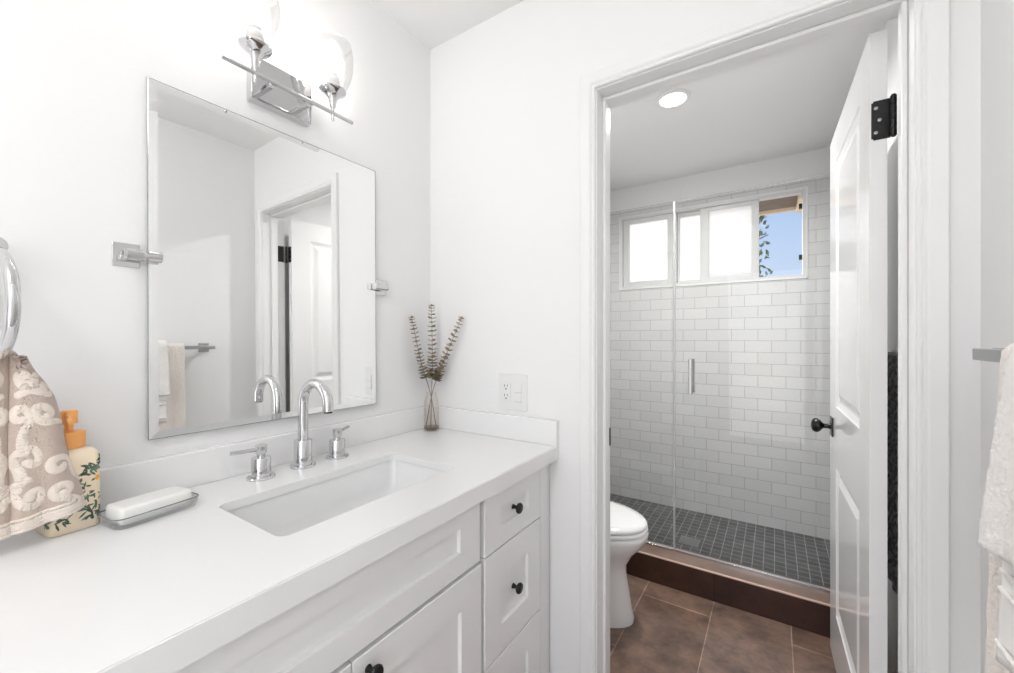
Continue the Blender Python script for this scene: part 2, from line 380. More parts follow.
for hz in (1.802, .23):
    h = bmesh.new()
    box(h, (-.0018, -.0405, hz - .0495), (.0006, -.004, hz + .0495))
    bmesh.ops.bevel(h, geom=[e for e in h.edges if abs(e.verts[0].co.y - e.verts[1].co.y) < 1e-6 and abs(e.verts[0].co.z - e.verts[1].co.z) < 1e-6 and e.verts[0].co.y > -.01], offset=.004, segments=3, affect='EDGES')
    for k in range(5):
        lathe(h, [(.0066, k * .02 - .0495), (.0066, k * .02 - .0310)], (-.011, -DT - .0090, hz), n=14)
    lathe(h, [(.0045, -.0525), (.0045, .0525)], (-.011, -DT - .0090, hz), n=12)
    ho = obj('hinge', h, M['black'], door, smooth=True); ho['label'] = 'black butt hinge'
    s_ = bmesh.new()
    for yy, zz in ((-.013, .031), (-.020, 0), (-.013, -.031)):
        lathe(s_, [(.0042, 0), (.0042, .0008), (.002, .0012)], (-.0016, yy, hz + zz), (-1, 0, 0), n=12)
    obj('screw', s_, M['brushed'], ho, smooth=True)
# jamb leaf of the hinge
for hz in (1.802, .23):
    o = obj('hinge_leaf', BX(((DX1 - .002, .090, hz - .0495), (DX1 + .0005, WT + .003, hz + .0495))), M['black'], jb)

# ------------------------------------------------------------ shower window
w1 = empty('window_1', (0, 0, 0), label='long white sliding window with frosted panes high in the shower', cat='window', kind='structure')
FY0, FY1 = BACK - .002, BACK + .066
fr = bmesh.new()
def frame(bm, x0, x1, z0, z1, y0, y1, t, tl=None, tr_=None):
    tl = t if tl is None else tl; tr_ = t if tr_ is None else tr_
    box(bm, (x0, y0, z0), (x0 + tl, y1, z1)); box(bm, (x1 - tr_, y0, z0), (x1, y1, z1))
    box(bm, (x0 + tl, y0, z0), (x1 - tr_, y1, z0 + t)); box(bm, (x0 + tl, y0, z1 - t), (x1 - tr_, y1, z1))
frame(fr, WX0, WX1, WZ0, WZ1, FY0, FY1, .022)
box(fr, (.519, FY0 + .02, WZ0 + .02), (.58, FY1, WZ1 - .02))
obj('window_frame', fr, M['vinyl'], w1, bevel=.002)
lip = bmesh.new(); frame(lip, WX0 - .006, WX1 + .006, WZ0 - .006, WZ1 + .006, BACK - .006, BACK + .012, .012)
obj('window_trim', lip, M['plastic'], w1, bevel=.002)
def sash(x0, x1, y0, y1, t, tl, tr_, name='sash'):
    b = bmesh.new(); frame(b, x0, x1, WZ0 + .023, WZ1 - .023, y0, y1, t, tl, tr_)
    s = obj(name, b, M['vinyl'], w1, bevel=.0025)
    p = obj('pane', BX(((x0 + tl - .003, (y0 + y1) / 2 - .002, WZ0 + .023 + t - .003), (x1 - tr_ + .003, (y0 + y1) / 2 + .002, WZ1 - .023 - t + .003))), M['frost'], s)
    p['label'] = 'frosted white pane'
    return s
s1 = sash(.184, .555, FY0 + .012, FY0 + .034, .034, .045, .038)
sash(.582, 1.10, FY0 + .046, FY0 + .064, .020, .014, .02)
sash(.741, 1.103, FY0 + .014, FY0 + .036, .026, .058, .042)
lb = bmesh.new(); lathe(lb, [(.016, 0), (.016, .006), (.012, .009), (.010, .006), (.004, .006)], (.530, FY0 + .012, 1.885), (0, -1, 0))
box(lb, (.524, FY0 + .0, 1.845), (.536, FY0 + .010, 1.872))
o = obj('latch', lb, M['vinyl'], s1, smooth=True); o['label'] = 'round window latch'
for zz in (2.105, 1.775):
    o = obj('stop_clip', BX(((1.322, FY0 + .035, zz - .016), (1.3395, FY0 + .055, zz + .016))), M['black'], w1); o['label'] = 'small black clip'

# ------------------------------------------------------------ shower glass
GZ0, GZ1 = .1375, 1.965
gp = empty('shower_glass_panel', (.38, GY, GZ0), label='fixed clear glass panel on the left half of the shower curb', cat='glass panel')
def gpane(name, parent, x0, x1, label=None):
    b = bmesh.new(); y0, y1 = -.005, .005
    box(b, (x0, y0, .010), (x1, y1, GZ1 - GZ0))
    for f in b.faces:
        n = f.normal if f.normal.length else None
    b.faces.ensure_lookup_table(); b.normal_update()
    for f in b.faces:
        if abs(f.normal.y) < .5: f.material_index = 1
    o = obj(name, b, [M['glass'], M['glassedge']], parent)
    if label: o['label'] = label
    return o
gpane('glass_pane', gp, .012 - .38, .744 - .38)
obj('bottom_channel', BX(((.012 - .38, -.011, 0), (.748 - .38, .011, .012))), M['chrome'], gp, bevel=.001)
gd = empty('shower_glass_door', (1.14, GY, GZ0), label='clear frameless glass door with chrome pull on the right half of the shower', cat='glass door')
gpane('glass_pane', gd, .758 - 1.14, 1.525 - 1.14)
M['seal'] = mat('clear_seal', (.78, .79, .79), .25)
bsdf(M['seal']).inputs['Transmission Weight'].default_value = .55
o = obj('door_seal', BX(((.7465 - 1.14, -.006, .012), (.7575 - 1.14, .006, GZ1 - GZ0))), M['seal'], gd); o['label'] = 'translucent vertical seal strip'
obj('bottom_sweep', BX(((.758 - 1.14, -.008, 0), (1.525 - 1.14, .008, .012))), M['chrome'], gd, bevel=.001)
hb = bmesh.new()
for s in (-1, 1):
    tube(hb, [(.834 - 1.14, s * .005, 1.125 - GZ0), (.834 - 1.14, s * .032, 1.125 - GZ0)], .008, 12)
    tube(hb, [(.834 - 1.14, s * .005, .988 - GZ0), (.834 - 1.14, s * .032, .988 - GZ0)], .008, 12)
    tube(hb, [(.834 - 1.14, s * .032, .970 - GZ0), (.834 - 1.14, s * .032, 1.143 - GZ0)], .0105, 16)
obj('handle', hb, M['chrome'], gd, smooth=True)
for zz in (.35, 1.75):
    hh = BX(((1.46 - 1.14, -.012, zz - GZ0 - .045), (1.515 - 1.14, .012, zz - GZ0 + .045)), ((1.515 - 1.14, -.012, zz - GZ0 - .045), (1.534 - 1.14, .03, zz - GZ0 + .045)))
    obj('hinge', hh, M['chrome'], gd, bevel=.002)
dr = bmesh.new()
box(dr, (-.056, -.056, 0), (.056, .056, .003))
for i in range(6):
    for j in range(6):
        box(dr, (-.045 + i * .0155, -.045 + j * .0155, .003), (-.034 + i * .0155, -.034 + j * .0155, .0038))
o = obj('shower_drain', dr, M['brushed']); o.location = (.752, 1.475, .0)
tag(o, 'square metal drain grate in the shower floor', 'drain')

# ------------------------------------------------------------ ceiling downlight over the toilet room
def downlight(x, y, energy, label, r=.083):
    t = empty('recessed_light', (x, y, CEIL), label=label, cat='ceiling light')
    b = bmesh.new(); lathe(b, [(r, 0), (r, -.004), (r - .006, -.009), (r - .020, -.008), (r - .023, -.003), (r - .023, 0)], n=48)
    obj('trim_ring', b, M['plastic'], t, smooth=True)
    b = bmesh.new(); lathe(b, [(r - .023, -.001), (r - .0235, -.0045), (.02, -.0052)], n=48); obj('lens', b, M['lens'], t, smooth=True)
    l = light('downlight_lamp', 'AREA', (x, y, CEIL - .012), energy, (r - .023) * 2, (1, .98, .96), (0, 0, -1), shape='DISK', spread=radians(160))
    return t
downlight(.768, .913, 14, 'round white recessed light in the ceiling over the toilet room')

# ------------------------------------------------------------ toilet
toi = empty('toilet', (0, .565, 0), label='white elongated toilet with closed lid in front of the shower curb', cat='toilet')
def egg(cx, back, front, hw, z, n=48, p=2.2):
    """plan outline: front half elongated, local y centred"""
    out = []
    for i in range(n):
        a = 2 * pi * i / n; c, s = cos(a), sin(a)
        lx = (front - cx) if c > 0 else (cx - back)
        k = 2.0 if c > 0 else p
        out.append((cx + lx * (abs(c) ** (2 / k)) * (1 if c > 0 else -1), hw * (abs(s) ** (2 / k)) * (1 if s > 0 else -1), z))
    return out
b = bmesh.new()
loft(b, [egg(.40, .14, .672, .126, 0, p=5), egg(.40, .14, .674, .127, .02, p=5), egg(.40, .14, .664, .124, .05, p=5), egg(.40, .14, .650, .120, .14, p=5), egg(.40, .14, .638, .118, .21, p=4.5),
         egg(.41, .14, .640, .124, .245, p=4), egg(.42, .14, .672, .148, .30, p=3.5), egg(.43, .14, .712, .172, .345, p=3.2), egg(.44, .15, .731, .183, .378, p=3), egg(.44, .16, .734, .184, .396, p=3), egg(.44, .17, .728, .178, .404, p=3)])
obj('bowl', b, M['porcelain'], toi, smooth=True, angle=60)
b = bmesh.new()
loft(b, [egg(.44, .20, .726, .176, .407, p=2.6), egg(.44, .198, .732, .182, .410, p=2.6), egg(.44, .198, .732, .182, .420, p=2.6), egg(.44, .20, .728, .178, .424, p=2.6)])
obj('seat', b, M['porcelain'], toi, smooth=True, angle=60)
b = bmesh.new()
loft(b, [egg(.44, .20, .722, .173, .427, p=2.6), egg(.44, .198, .729, .180, .430, p=2.6), egg(.44, .198, .729, .180, .438, p=2.6), egg(.44, .205, .722, .173, .446, p=2.6), egg(.44, .24, .69, .14, .452, p=2.6), egg(.44, .35, .56, .06, .454, p=2.6)])
obj('lid', b, M['porcelain'], toi, smooth=True, angle=60)
b = bmesh.new()
loft(b, [rrect(.115, 0, .085, .19, .03, .36), rrect(.113, 0, .092, .205, .03, .40), rrect(.112, 0, .098, .215, .03, .74)])
obj('tank', b, M['porcelain'], toi, smooth=True, angle=50)
b = bmesh.new(); loft(b, [rrect(.112, 0, .104, .222, .03, .741), rrect(.112, 0, .106, .224, .03, .755), rrect(.112, 0, .104, .222, .03, .775), rrect(.112, 0, .09, .205, .03, .782)])
obj('tank_lid', b, M['porcelain'], toi, smooth=True, angle=50)
b = bmesh.new(); lathe(b, [(.012, 0), (.012, .012)], (.209, -.15, .68), (1, 0, 0)); tube(b, [(.222, -.15, .68), (.226, -.12, .676), (.226, -.09, .672)], [.006, .006, .005], 10)
obj('flush_lever', b, M['chrome'], toi, smooth=True)

# ------------------------------------------------------------ towel bar behind the door with the charcoal towel
tb = empty('towel_bar', (RW, .76, 1.185), label='grey towel bar on the wall behind the open door', cat='towel bar')
b = bmesh.new(); tube(b, [(-.038, -.53, 0), (-.038, .0, 0)], .009, 14); obj('bar', b, M['brushed'], tb, smooth=True)
for yy in (-.51, -.02):
    b = bmesh.new(); tube(b, [(0, yy, 0), (-.038, yy, 0)], .008, 12)
    lathe(b, [(.022, 0), (.020, .007)], (0, yy, 0), (-1, 0, 0), n=24); obj('post', b, M['brushed'], tb, smooth=True)
def drape(name, m, xb, y0, y1, zb, zfront, zback, gap, thick, wave=.004, bulge=0, ny=60, seed=0, fuzz=0, freq=5):
    """cloth folded over a bar running along y at (xb, zb); front faces -x"""
    rnd = random.Random(seed); b = bmesh.new()
    path = []
    nf = 40
    for i in range(nf + 1):
        f = i / nf; path.append((xb - gap - bulge * sin(min(1, f * 1.2) * pi / 2) * 0 - bulge * (1 - f) ** .8, zfront + (zb - zfront) * f, 1 - f))
    for k in range(1, 8):
        a = pi * k / 8; path.append((xb - gap * cos(a), zb + gap * sin(a), 0))
    for i in range(nf + 1):
        f = i / nf; path.append((xb + gap, zb + (zback - zb) * f, f * .3))
    ph = rnd.random() * 6
    rows = []
    for (x, z, amt) in path:
        row = []
        for j in range(ny + 1):
            s = j / ny
            dx = wave * amt * (sin(s * freq * 2 * pi + ph) + .5 * sin(s * freq * 4.3 + ph * 2 + z * 3))
            fz = fuzz * (rnd.random() - .5)
            row.append(b.verts.new((x + dx + fz, y0 + (y1 - y0) * s + fuzz * (rnd.random() - .5), z + .004 * amt * sin(s * 7 + ph) + fz * .5)))
        rows.append(row)
    for r0, r1 in zip(rows, rows[1:]):
        for j in range(ny): b.faces.new((r0[j], r0[j + 1], r1[j + 1], r1[j]))
    me = bpy.data.meshes.new(name)
    bmesh.ops.recalc_face_normals(b, faces=b.faces[:]); b.to_mesh(me); b.free(); me.materials.append(m)
    for p in me.polygons: p.use_smooth = True
    o = bpy.data.objects.new(name, me); link(o)
    sd = o.modifiers.new('solid', 'SOLIDIFY'); sd.thickness = thick; sd.offset = 0
    return o
o = drape('hanging_towel', M['greycloth'], RW - .038, .29, .70, 1.186, .50, .60, .0145, .006, .003, seed=4)
tag(o, 'grey patterned towel hanging behind the open door', 'towel')

# ------------------------------------------------------------ right wall: chrome bar with cream towels
XB, ZB = RW - .072, 1.221
rb = empty('towel_bar', (RW, -.56, ZB), label='square-section chrome towel bar on the right wall beside the doorway', cat='towel bar')
obj('bar', BX(((XB - .008 - RW, -.31, -.0095), (XB + .008 - RW, .315, .0095))), M['brushed'], rb, bevel=.0012)
for yy in (-.285, .285):
    b = BX(((-.064, yy - .011, -.011), (-.006, yy + .011, .011)), ((-.007, yy - .024, -.024), (0, yy + .024, .024)))
    obj('post', b, M['brushed'], rb, bevel=.0015)
bt = drape('bath_towel', M['terry'], XB, -.80, -.393, ZB, .62, .70, .0185, .008, .006, bulge=.014, seed=2, fuzz=.002, ny=110)
tag(bt, 'long cream terry bath towel hanging on the square towel bar', 'towel')
def hand_towel():
    t = empty('hand_towel', (XB, -.55, ZB), label='small off-white folded towel draped over the cream bath towel', cat='towel')
    a = drape('smooth_layer', M['towelband'], 0, -.10, .075, 0, -.372, -.18, .0265, .006, .003, bulge=.022, seed=5, ny=40, freq=2); a.parent = t
    f = drape('terry_layer', M['terry2'], 0, -.108, .083, 0, -.235, -.15, .0345, .010, .004, bulge=.020, seed=6, ny=60, freq=2, fuzz=.0025); f.parent = t
    for k, zz in enumerate((-.262, -.285, -.352)):
        b = bmesh.new(); pts = []
        for i in range(13):
            y = -.10 + .175 * i / 12; pts.append((-.0265 - .022 * ((-zz) / .372) ** .8 - .0035, y, zz))
        tube(b, pts, .0028, 8); q = obj('woven_band', b, M['terry2'], t, smooth=True)
    return t
hand_towel()

# ------------------------------------------------------------ vanity cabinet
FX = .567
van = empty('vanity_cabinet', (0, -.60, 0), label='white shaker vanity cabinet with black knobs under the quartz countertop', cat='cabinet')
VY = -.60
def vb(a, b_): return ((a[0], a[1] - VY, a[2]), (b_[0], b_[1] - VY, b_[2]))
YL = -1.62
bm = BX(vb((.002, YL, .10), (.546, -.04, .74)), vb((.50, YL, .74), (.546, -.04, .845)), vb((.002, YL, .74), (.06, -.04, .845)), vb((.002, -.06, .74), (.546, -.04, .845)), vb((.002, YL, .74), (.546, YL + .02, .845)), vb((.002, YL, 0), (.48, -.04, .10)))
obj('carcass', bm, M['cabinet'], van)
obj('filler_strip', BX(vb((.002, -.04, 0), (.552, -.002, .845)), vb((.546, -.088, .10), (.564, -.044, .845))), M['cabinet'], van, bevel=.001)
def shaker(name, y0, y1, z0, z1, ry, rz0, rz1, parent):
    b = bmesh.new(); x = FX; xi = x - .009; xb = .5465
    y0 -= VY; y1 -= VY
    def lp(ins, xx, f=0): return [bm_.verts.new(p) for p in ((xx, y0 + ins, z0 + ins), (xx, y1 - ins, z0 + ins), (xx, y1 - ins, z1 - ins), (xx, y0 + ins, z1 - ins))]
    bm_ = b
    back = lp(0, xb); e0 = lp(0, x - .0015); e1 = lp(.0015, x)
    i0 = [b.verts.new(p) for p in ((x, y0 + ry, z0 + rz0), (x, y1 - ry, z0 + rz0), (x, y1 - ry, z1 - rz1), (x, y0 + ry, z1 - rz1))]
    k = .0025
    i1 = [b.verts.new(p) for p in ((xi, y0 + ry + k, z0 + rz0 + k), (xi, y1 - ry - k, z0 + rz0 + k), (xi, y1 - ry - k, z1 - rz1 - k), (xi, y0 + ry + k, z1 - rz1 - k))]
    for A, B in ((back, e0), (e0, e1), (e1, i0), (i0, i1)):
        for i in range(4): b.faces.new((A[i], A[(i + 1) % 4], B[(i + 1) % 4], B[i]))
    b.faces.new(i1); b.faces.new(back[::-1])
    return obj(name, b, M['cabinet'], parent)
def knob(y, z, parent, x=None):
    b = bmesh.new(); xx = FX - .009 if x is None else x
    lathe(b, [(.0075, 0), (.0065, .003), (.005, .008), (.0055, .013), (.0105, .0165), (.0145, .019), (.0155, .023), (.0135, .0265), (.006, .028)], (xx, y - VY, z), (1, 0, 0), n=28)
    o = obj('knob', b, M['black'], parent, smooth=True); o['label'] = 'black round knob'; return o
def drawers(ya, yb):
    yk = (ya + yb) / 2
    for z0, z1, r0, r1 in ((.681, .838, .055, .050), (.389, .677, .077, .076), (.105, .385, .077, .076)):
        d = shaker('drawer', ya, yb, z0, z1, .0755, r0, r1, van); knob(yk, z0 + r0 + (z1 - z0 - r0 - r1) / 2 + (.0 if z0 > .6 else 0), d)
drawers(-.390, -.094)
shaker('false_drawer_front', -1.165, -.411, .684, .838, .077, .053, .043, van)
d = shaker('door', -.7835, -.404, .105, .674, .080, .077, .077, van); knob(-.751, .642, d, FX)
d = shaker('door', -1.165, -.7865, .105, .674, .080, .077, .077, van); knob(-.819, .642, d, FX)
drawers(-1.475, -1.179)
# countertop with sink cut-out
CZ = .890
SX0, SX1, SY0, SY1 = .193, .454, -.850, -.365
ct = bmesh.new()
YE = -1.64
outer = [(0, YE), (.587, YE), (.587, 0), (0, 0)]
inner = [(x, y) for x, y, z in rrect((SX0 + SX1) / 2, (SY0 + SY1) / 2, (SX1 - SX0) / 2, (SY1 - SY0) / 2, .022, 0)]
def ring_edges(bm, pts, z):
    vs = [bm.verts.new((x, y, z)) for x, y in pts]
    return vs, [bm.edges.new((vs[i], vs[(i + 1) % len(vs)])) for i in range(len(vs))]
v1, e1 = ring_edges(ct, outer, CZ); v2, e2 = ring_edges(ct, inner, CZ)
res = bmesh.ops.triangle_fill(ct, use_beauty=True, use_dissolve=False, edges=e1 + e2)
faces = [g for g in res['geom'] if isinstance(g, bmesh.types.BMFace)]
ext = bmesh.ops.extrude_face_region(ct, geom=faces)
for g in ext['geom']:
    if isinstance(g, bmesh.types.BMVert): g.co.z = CZ - .02
bmesh.ops.recalc_face_normals(ct, faces=ct.faces[:])
fe = [e for e in ct.edges if all(abs(v.co.x - .587) < 1e-5 and abs(v.co.z - CZ) < 1e-5 for v in e.verts)]
bmesh.ops.bevel(ct, geom=fe, offset=.0022, segments=3, affect='EDGES')
box(ct, (.5685, YE, CZ - .045), (.587, 0, CZ - .02))
top = obj('countertop', ct, M['quartz'])
tag(top, 'white quartz countertop with undermount sink cut-out', 'countertop')
for v in top.data.vertices: pass
obj('backsplash', BX(((-.004, YE, CZ), (.02, .004, .974))), M['quartz'], top, bevel=.002)
obj('side_splash', BX(((.0195, -.02, CZ), (.587, .004, .974))), M['quartz'], top, bevel=.002)
# sink
sk = bmesh.new(); cx_, cy_, hx_, hy_ = (SX0 + SX1) / 2, (SY0 + SY1) / 2, (SX1 - SX0) / 2 + .004, (SY1 - SY0) / 2 + .004
loops = [rrect(cx_, cy_, hx_ + .02, hy_ + .02, .04, .8698), rrect(cx_, cy_, hx_, hy_, .026, .8698), rrect(cx_, cy_, hx_ - .003, hy_ - .003, .028, .855),
         rrect(cx_, cy_, hx_ - .010, hy_ - .014, .034, .80), rrect(cx_, cy_, hx_ - .018, hy_ - .030, .042, .772), rrect(cx_, cy_, hx_ - .036, hy_ - .060, .05, .760),
         rrect(cx_, cy_, .055, .12, .045, .752), rrect(cx_, cy_, .024, .024, .0235, .748)]
loft(sk, loops, cap0=False)
# outer shell
loft(sk, [rrect(cx_, cy_, hx_ + .02, hy_ + .02, .04, .8698), rrect(cx_, cy_, hx_ + .012, hy_ + .012, .04, .85), rrect(cx_, cy_, hx_ - .002, hy_ - .005, .04, .78), rrect(cx_, cy_, hx_ - .03, hy_ - .05, .04, .757), ], cap0=False)
bmesh.ops.remove_doubles(sk, verts=sk.verts[:], dist=.0001)
snk = obj('sink', sk, M['porcelain'], smooth=True, angle=50)
tag(snk, 'white rectangular undermount sink basin in the countertop', 'sink')
b = bmesh.new(); lathe(b, [(.021, 0), (.021, .0015), (.017, .003), (.010, .0035)], (cx_, cy_, .7485), n=32); obj('drain', b, M['chrome'], snk, smooth=True)

# faucet
fy = -.594; fx = .085
fc = empty('faucet', (fx, fy, CZ), label='chrome gooseneck faucet with two separate lever handles behind the sink', cat='faucet')
b = bmesh.new(); lathe(b, [(.033, 0), (.033, .004), (.031, .006), (.0235, .006), (.0235, .073), (.0225, .0745), (.0145, .0745)], n=40); obj('base', b, M['chrome'], fc, smooth=True)
b = bmesh.new(); R_ = .059; zc = .176
pts = [(0, 0, .072), (0, 0, .11), (0, 0, .14)] + [(R_ - R_ * cos(a), 0, zc + R_ * sin(a)) for a in [pi * i / 22 for i in range(0, 22)]]
pts += [(2 * R_ - .001, 0, zc - .002), (2 * R_, 0, zc - .012)]
tube(b, pts, .0132, 20); obj('spout', b, M['chrome'], fc, smooth=True, angle=60)
b = bmesh.new(); lathe(b, [(.0105, 0), (.0105, .003)], (2 * R_, 0, zc - .0155), n=20); obj('aerator', b, M['black'], fc, smooth=True)
def handle(dx, y, ang):
    b = bmesh.new(); lathe(b, [(.033, 0), (.033, .004), (.031, .006), (.0225, .006), (.0225, .052), (.0215, .0535), (.010, .054)], n=40)
    h = obj('handle', b, M['chrome'], fc, smooth=True); h.location = (dx, y - fy, 0); h.rotation_euler = (0, 0, ang)
    b = bmesh.new(); lathe(b, [(.0095, .052), (.0095, .060), (.013, .066), (.0135, .084), (.0125, .085)], n=32)
    tube(b, [(.008, 0, .0745), (.040, 0, .0755), (.070, 0, .077)], [.0052, .0048, .0046], 12); obj('lever', b, M['chrome'], h, smooth=True)
handle(.003, -.707, radians(-92)); handle(.001, -.488, radians(118))

# soap dish and soap
sd_ = empty('soap_dish', (.135, -.942, CZ), radians(0), label='smoky clear glass soap dish on the countertop beside the sink', cat='soap dish')
ang = atan2(.144, -.045 + .026) - pi / 2
# tray axis runs from the near end to the far end, narrow way roughly across the counter
sd_.rotation_euler = (0, 0, radians(8))
def tray_loop(hx, hy, r, z): return rrect(0, 0, hx, hy, r, z, 5)
b = bmesh.new()
loft(b, [tray_loop(.034, .062, .012, .0005), tray_loop(.039, .067, .015, .003), tray_loop(.0425, .0705, .017, .013), tray_loop(.043, .0715, .017, .0225),
         tray_loop(.0405, .069, .015, .0225), tray_loop(.0395, .0675, .015, .013), tray_loop(.035, .062, .012, .005)])
obj('tray', b, M['dishglass'], sd_, smooth=True, angle=50)
b = bmesh.new(); loops = [tray_loop(.0433, .0718, .017, .0218), tray_loop(.0433, .0718, .017, .0233), tray_loop(.0411, .0696, .015, .0233), tray_loop(.0411, .0696, .015, .0218)]
loft(b, loops + [loops[0]], False, False); obj('rim', b, M['dishrim'], sd_, smooth=True)
so = bmesh.new()
loft(so, [rrect(0, 0, .028, .055, .006, 0), rrect(0, 0, .0305, .0585, .008, .003), rrect(0, 0, .0315, .0600, .008, .012), rrect(0, 0, .0315, .0600, .008, .026), rrect(0, 0, .0295, .058, .008, .0305), rrect(0, 0, .025, .053, .007, .032)])
sp = obj('soap_bar', so, M['soap'], smooth=True, angle=70); sp.location = (.135, -.942, CZ + .0063); sp.rotation_euler = (0, 0, radians(8))
tag(sp, 'white rectangular bar of soap in the glass dish', 'soap')

# soap dispenser
BXc, BYc = .078, -1.047
sdp = empty('soap_dispenser', (BXc, BYc, CZ), label='cream soap bottle with leafy print and copper pump beside the patterned towel', cat='soap dispenser')
HB = .0355
b = bmesh.new()
loft(b, [rrect(0, 0, .031, .031, .008, 0, 5), rrect(0, 0, HB, HB, .011, .004, 5), rrect(0, 0, HB, HB, .011, .132, 5), rrect(0, 0, .0345, .0345, .012, .140, 5), rrect(0, 0, .029, .029, .014, .1475, 5), rrect(0, 0, .020, .020, .0195, .151, 5), rrect(0, 0, .0165, .0165, .0163, .156, 5)])
bot = obj('bottle', b, M['bottle'], sdp, smooth=True, angle=50)
# printed leaves wrapped round the bottle wall
def wall_pt(s, z, off=.0004):
    """s runs round the square bottle in metres, 0 at the middle of the +y side, + towards +x"""
    side = 2 * HB; r = .011; k = s % (4 * side); q = int(k // side); t = k - q * side - HB
    h = HB - r; d = HB + off
    if t > h: a = (t - h) / r * (pi / 4); p = (h + (r + off) * sin(a), h + (r + off) * cos(a))
    elif t < -h: a = (-t - h) / r * (pi / 4); p = (-h - (r + off) * sin(a), h + (r + off) * cos(a))
    else: p = (t, d)
    x, y = p
    for _ in range(q): x, y = y, -x
    return (x, y, z)
rnd = random.Random(11)
pr_ = bmesh.new(); fls = []
def leaf(bm, s, z, a, ln, w, off=.0004):
    n = 7; L1 = []; L2 = []
    for i in range(n + 1):
        f = i / n; ww = w * sin(pi * min(1, f * .96 + .02)) ** .8
        cs, cz = s + cos(a) * ln * f, z + sin(a) * ln * f
        L1.append(bm.verts.new(wall_pt(cs - sin(a) * ww, min(max(cz + cos(a) * ww, .006), .136), off)))
        L2.append(bm.verts.new(wall_pt(cs + sin(a) * ww, min(max(cz - cos(a) * ww, .006), .136), off)))
    for i in range(n): bm.faces.new((L1[i], L1[i + 1], L2[i + 1], L2[i]))
for fs in range(4):
    s0 = fs * 2 * HB
    for (cs, cz, k, ln, w, a0, a1) in ((.0, .034, 9, .022, .0028, 0, 2 * pi), (.02, .050, 7, .018, .0024, 0, 2 * pi), (-.02, .034, 6, .018, .0024, 0, 2 * pi), (.024, .105, 8, .020, .0026, 0, 2 * pi), (-.004, .122, 8, .020, .0026, 0, 2 * pi), (.012, .064, 6, .016, .0020, 0, 2 * pi), (.016, .030, 15, .026, .0030, 0, 2 * pi), (-.022, .020, 6, .020, .0022, -.4, 2.4), (.010, .118, 12, .024, .0028, pi, 2 * pi + .6),
                                       (-.020, .112, 6, .022, .0022, pi + .4, 2 * pi), (.022, .080, 8, .018, .0020, 0, 2 * pi), (-.010, .058, 7, .016, .0018, 0, 2 * pi), (-.026, .085, 5, .014, .0018, 0, 2 * pi)):
        for i in range(k):
            a = a0 + (a1 - a0) * (i + rnd.random() * .5) / k
            leaf(pr_, s0 + cs + rnd.uniform(-.009, .009), cz + rnd.uniform(-.009, .009), a, ln * rnd.uniform(.35, .75), w * rnd.uniform(.5, .95))
    for (fs_, fz_, fl_, fw_) in ((.005, .093, .0062, .0028), (-.024, .048, .005, .002)):
        fl = bmesh.new(); lp_ = [fl.verts.new(wall_pt(s0 + fs_ + (fl_ - (i % 2) * .0016) * cos(i * pi / 7), fz_ + (fl_ - (i % 2) * .0016) * sin(i * pi / 7), .0007)) for i in range(14)]
        fl.faces.new(lp_); fls.append(fl)
o = obj('leaf_print', pr_, M['leafprint'], bot); o['label'] = 'dark green printed leaves'
for fl in fls: obj('flower_print', fl, M['flower'], bot)['label'] = 'orange printed flower'
b = bmesh.new(); lathe(b, [(.0185, .1505), (.0232, .152), (.0232, .180), (.0215, .182), (.006, .184)], n=36); obj('collar', b, M['copper'], sdp, smooth=True)
b = bmesh.new(); lathe(b, [(.0065, .183), (.0065, .196), (.0125, .197), (.0125, .219), (.011, .2215), (.003, .2222)], n=32)
tube(b, [(.010, -.002, .208), (.022, -.004, .2075), (.036, -.007, .203)], [.0052, .0046, .004], 12); obj('pump', b, M['copper'], sdp, smooth=True)
sdp.rotation_euler = (0, 0, radians(6))

# ------------------------------------------------------------ towel ring + patterned towel
ry_, rx_, rz_, rr_ = -1.139, .115, 1.303, .088
tr = empty('towel_ring', (0, ry_, 1.400), label='chrome towel ring on the wall above the soap bottle', cat='towel ring')
b = bmesh.new(); lathe(b, [(.026, 0), (.026, .007), (.022, .010), (.0135, .011), (.0125, .07), (.0155, .076), (.0155, .122), (.014, .125)], (0, 0, 0), (1, 0, 0), n=32); obj('mount', b, M['chrome'], tr, smooth=True)
hdir = Vector((.99, .13, 0)).normalized(); cc = Vector((rx_, 0, rz_ - 1.400))
b = bmesh.new(); n = 64; lo = []
for i in range(n):
    a = 2 * pi * i / n; rad = hdir * cos(a) + Vector((0, 0, 1)) * sin(a); p = cc + rr_ * rad; nn = hdir.cross(Vector((0, 0, 1)))
    lo.append([p + .0085 * (cos(t) * rad + sin(t) * nn) for t in [2 * pi * k / 14 for k in range(14)]])
loft(b, lo + [lo[0]], False, False); bmesh.ops.remove_doubles(b, verts=b.verts[:], dist=.00005)
obj('ring', b, M['chrome'], tr, smooth=True, angle=80)

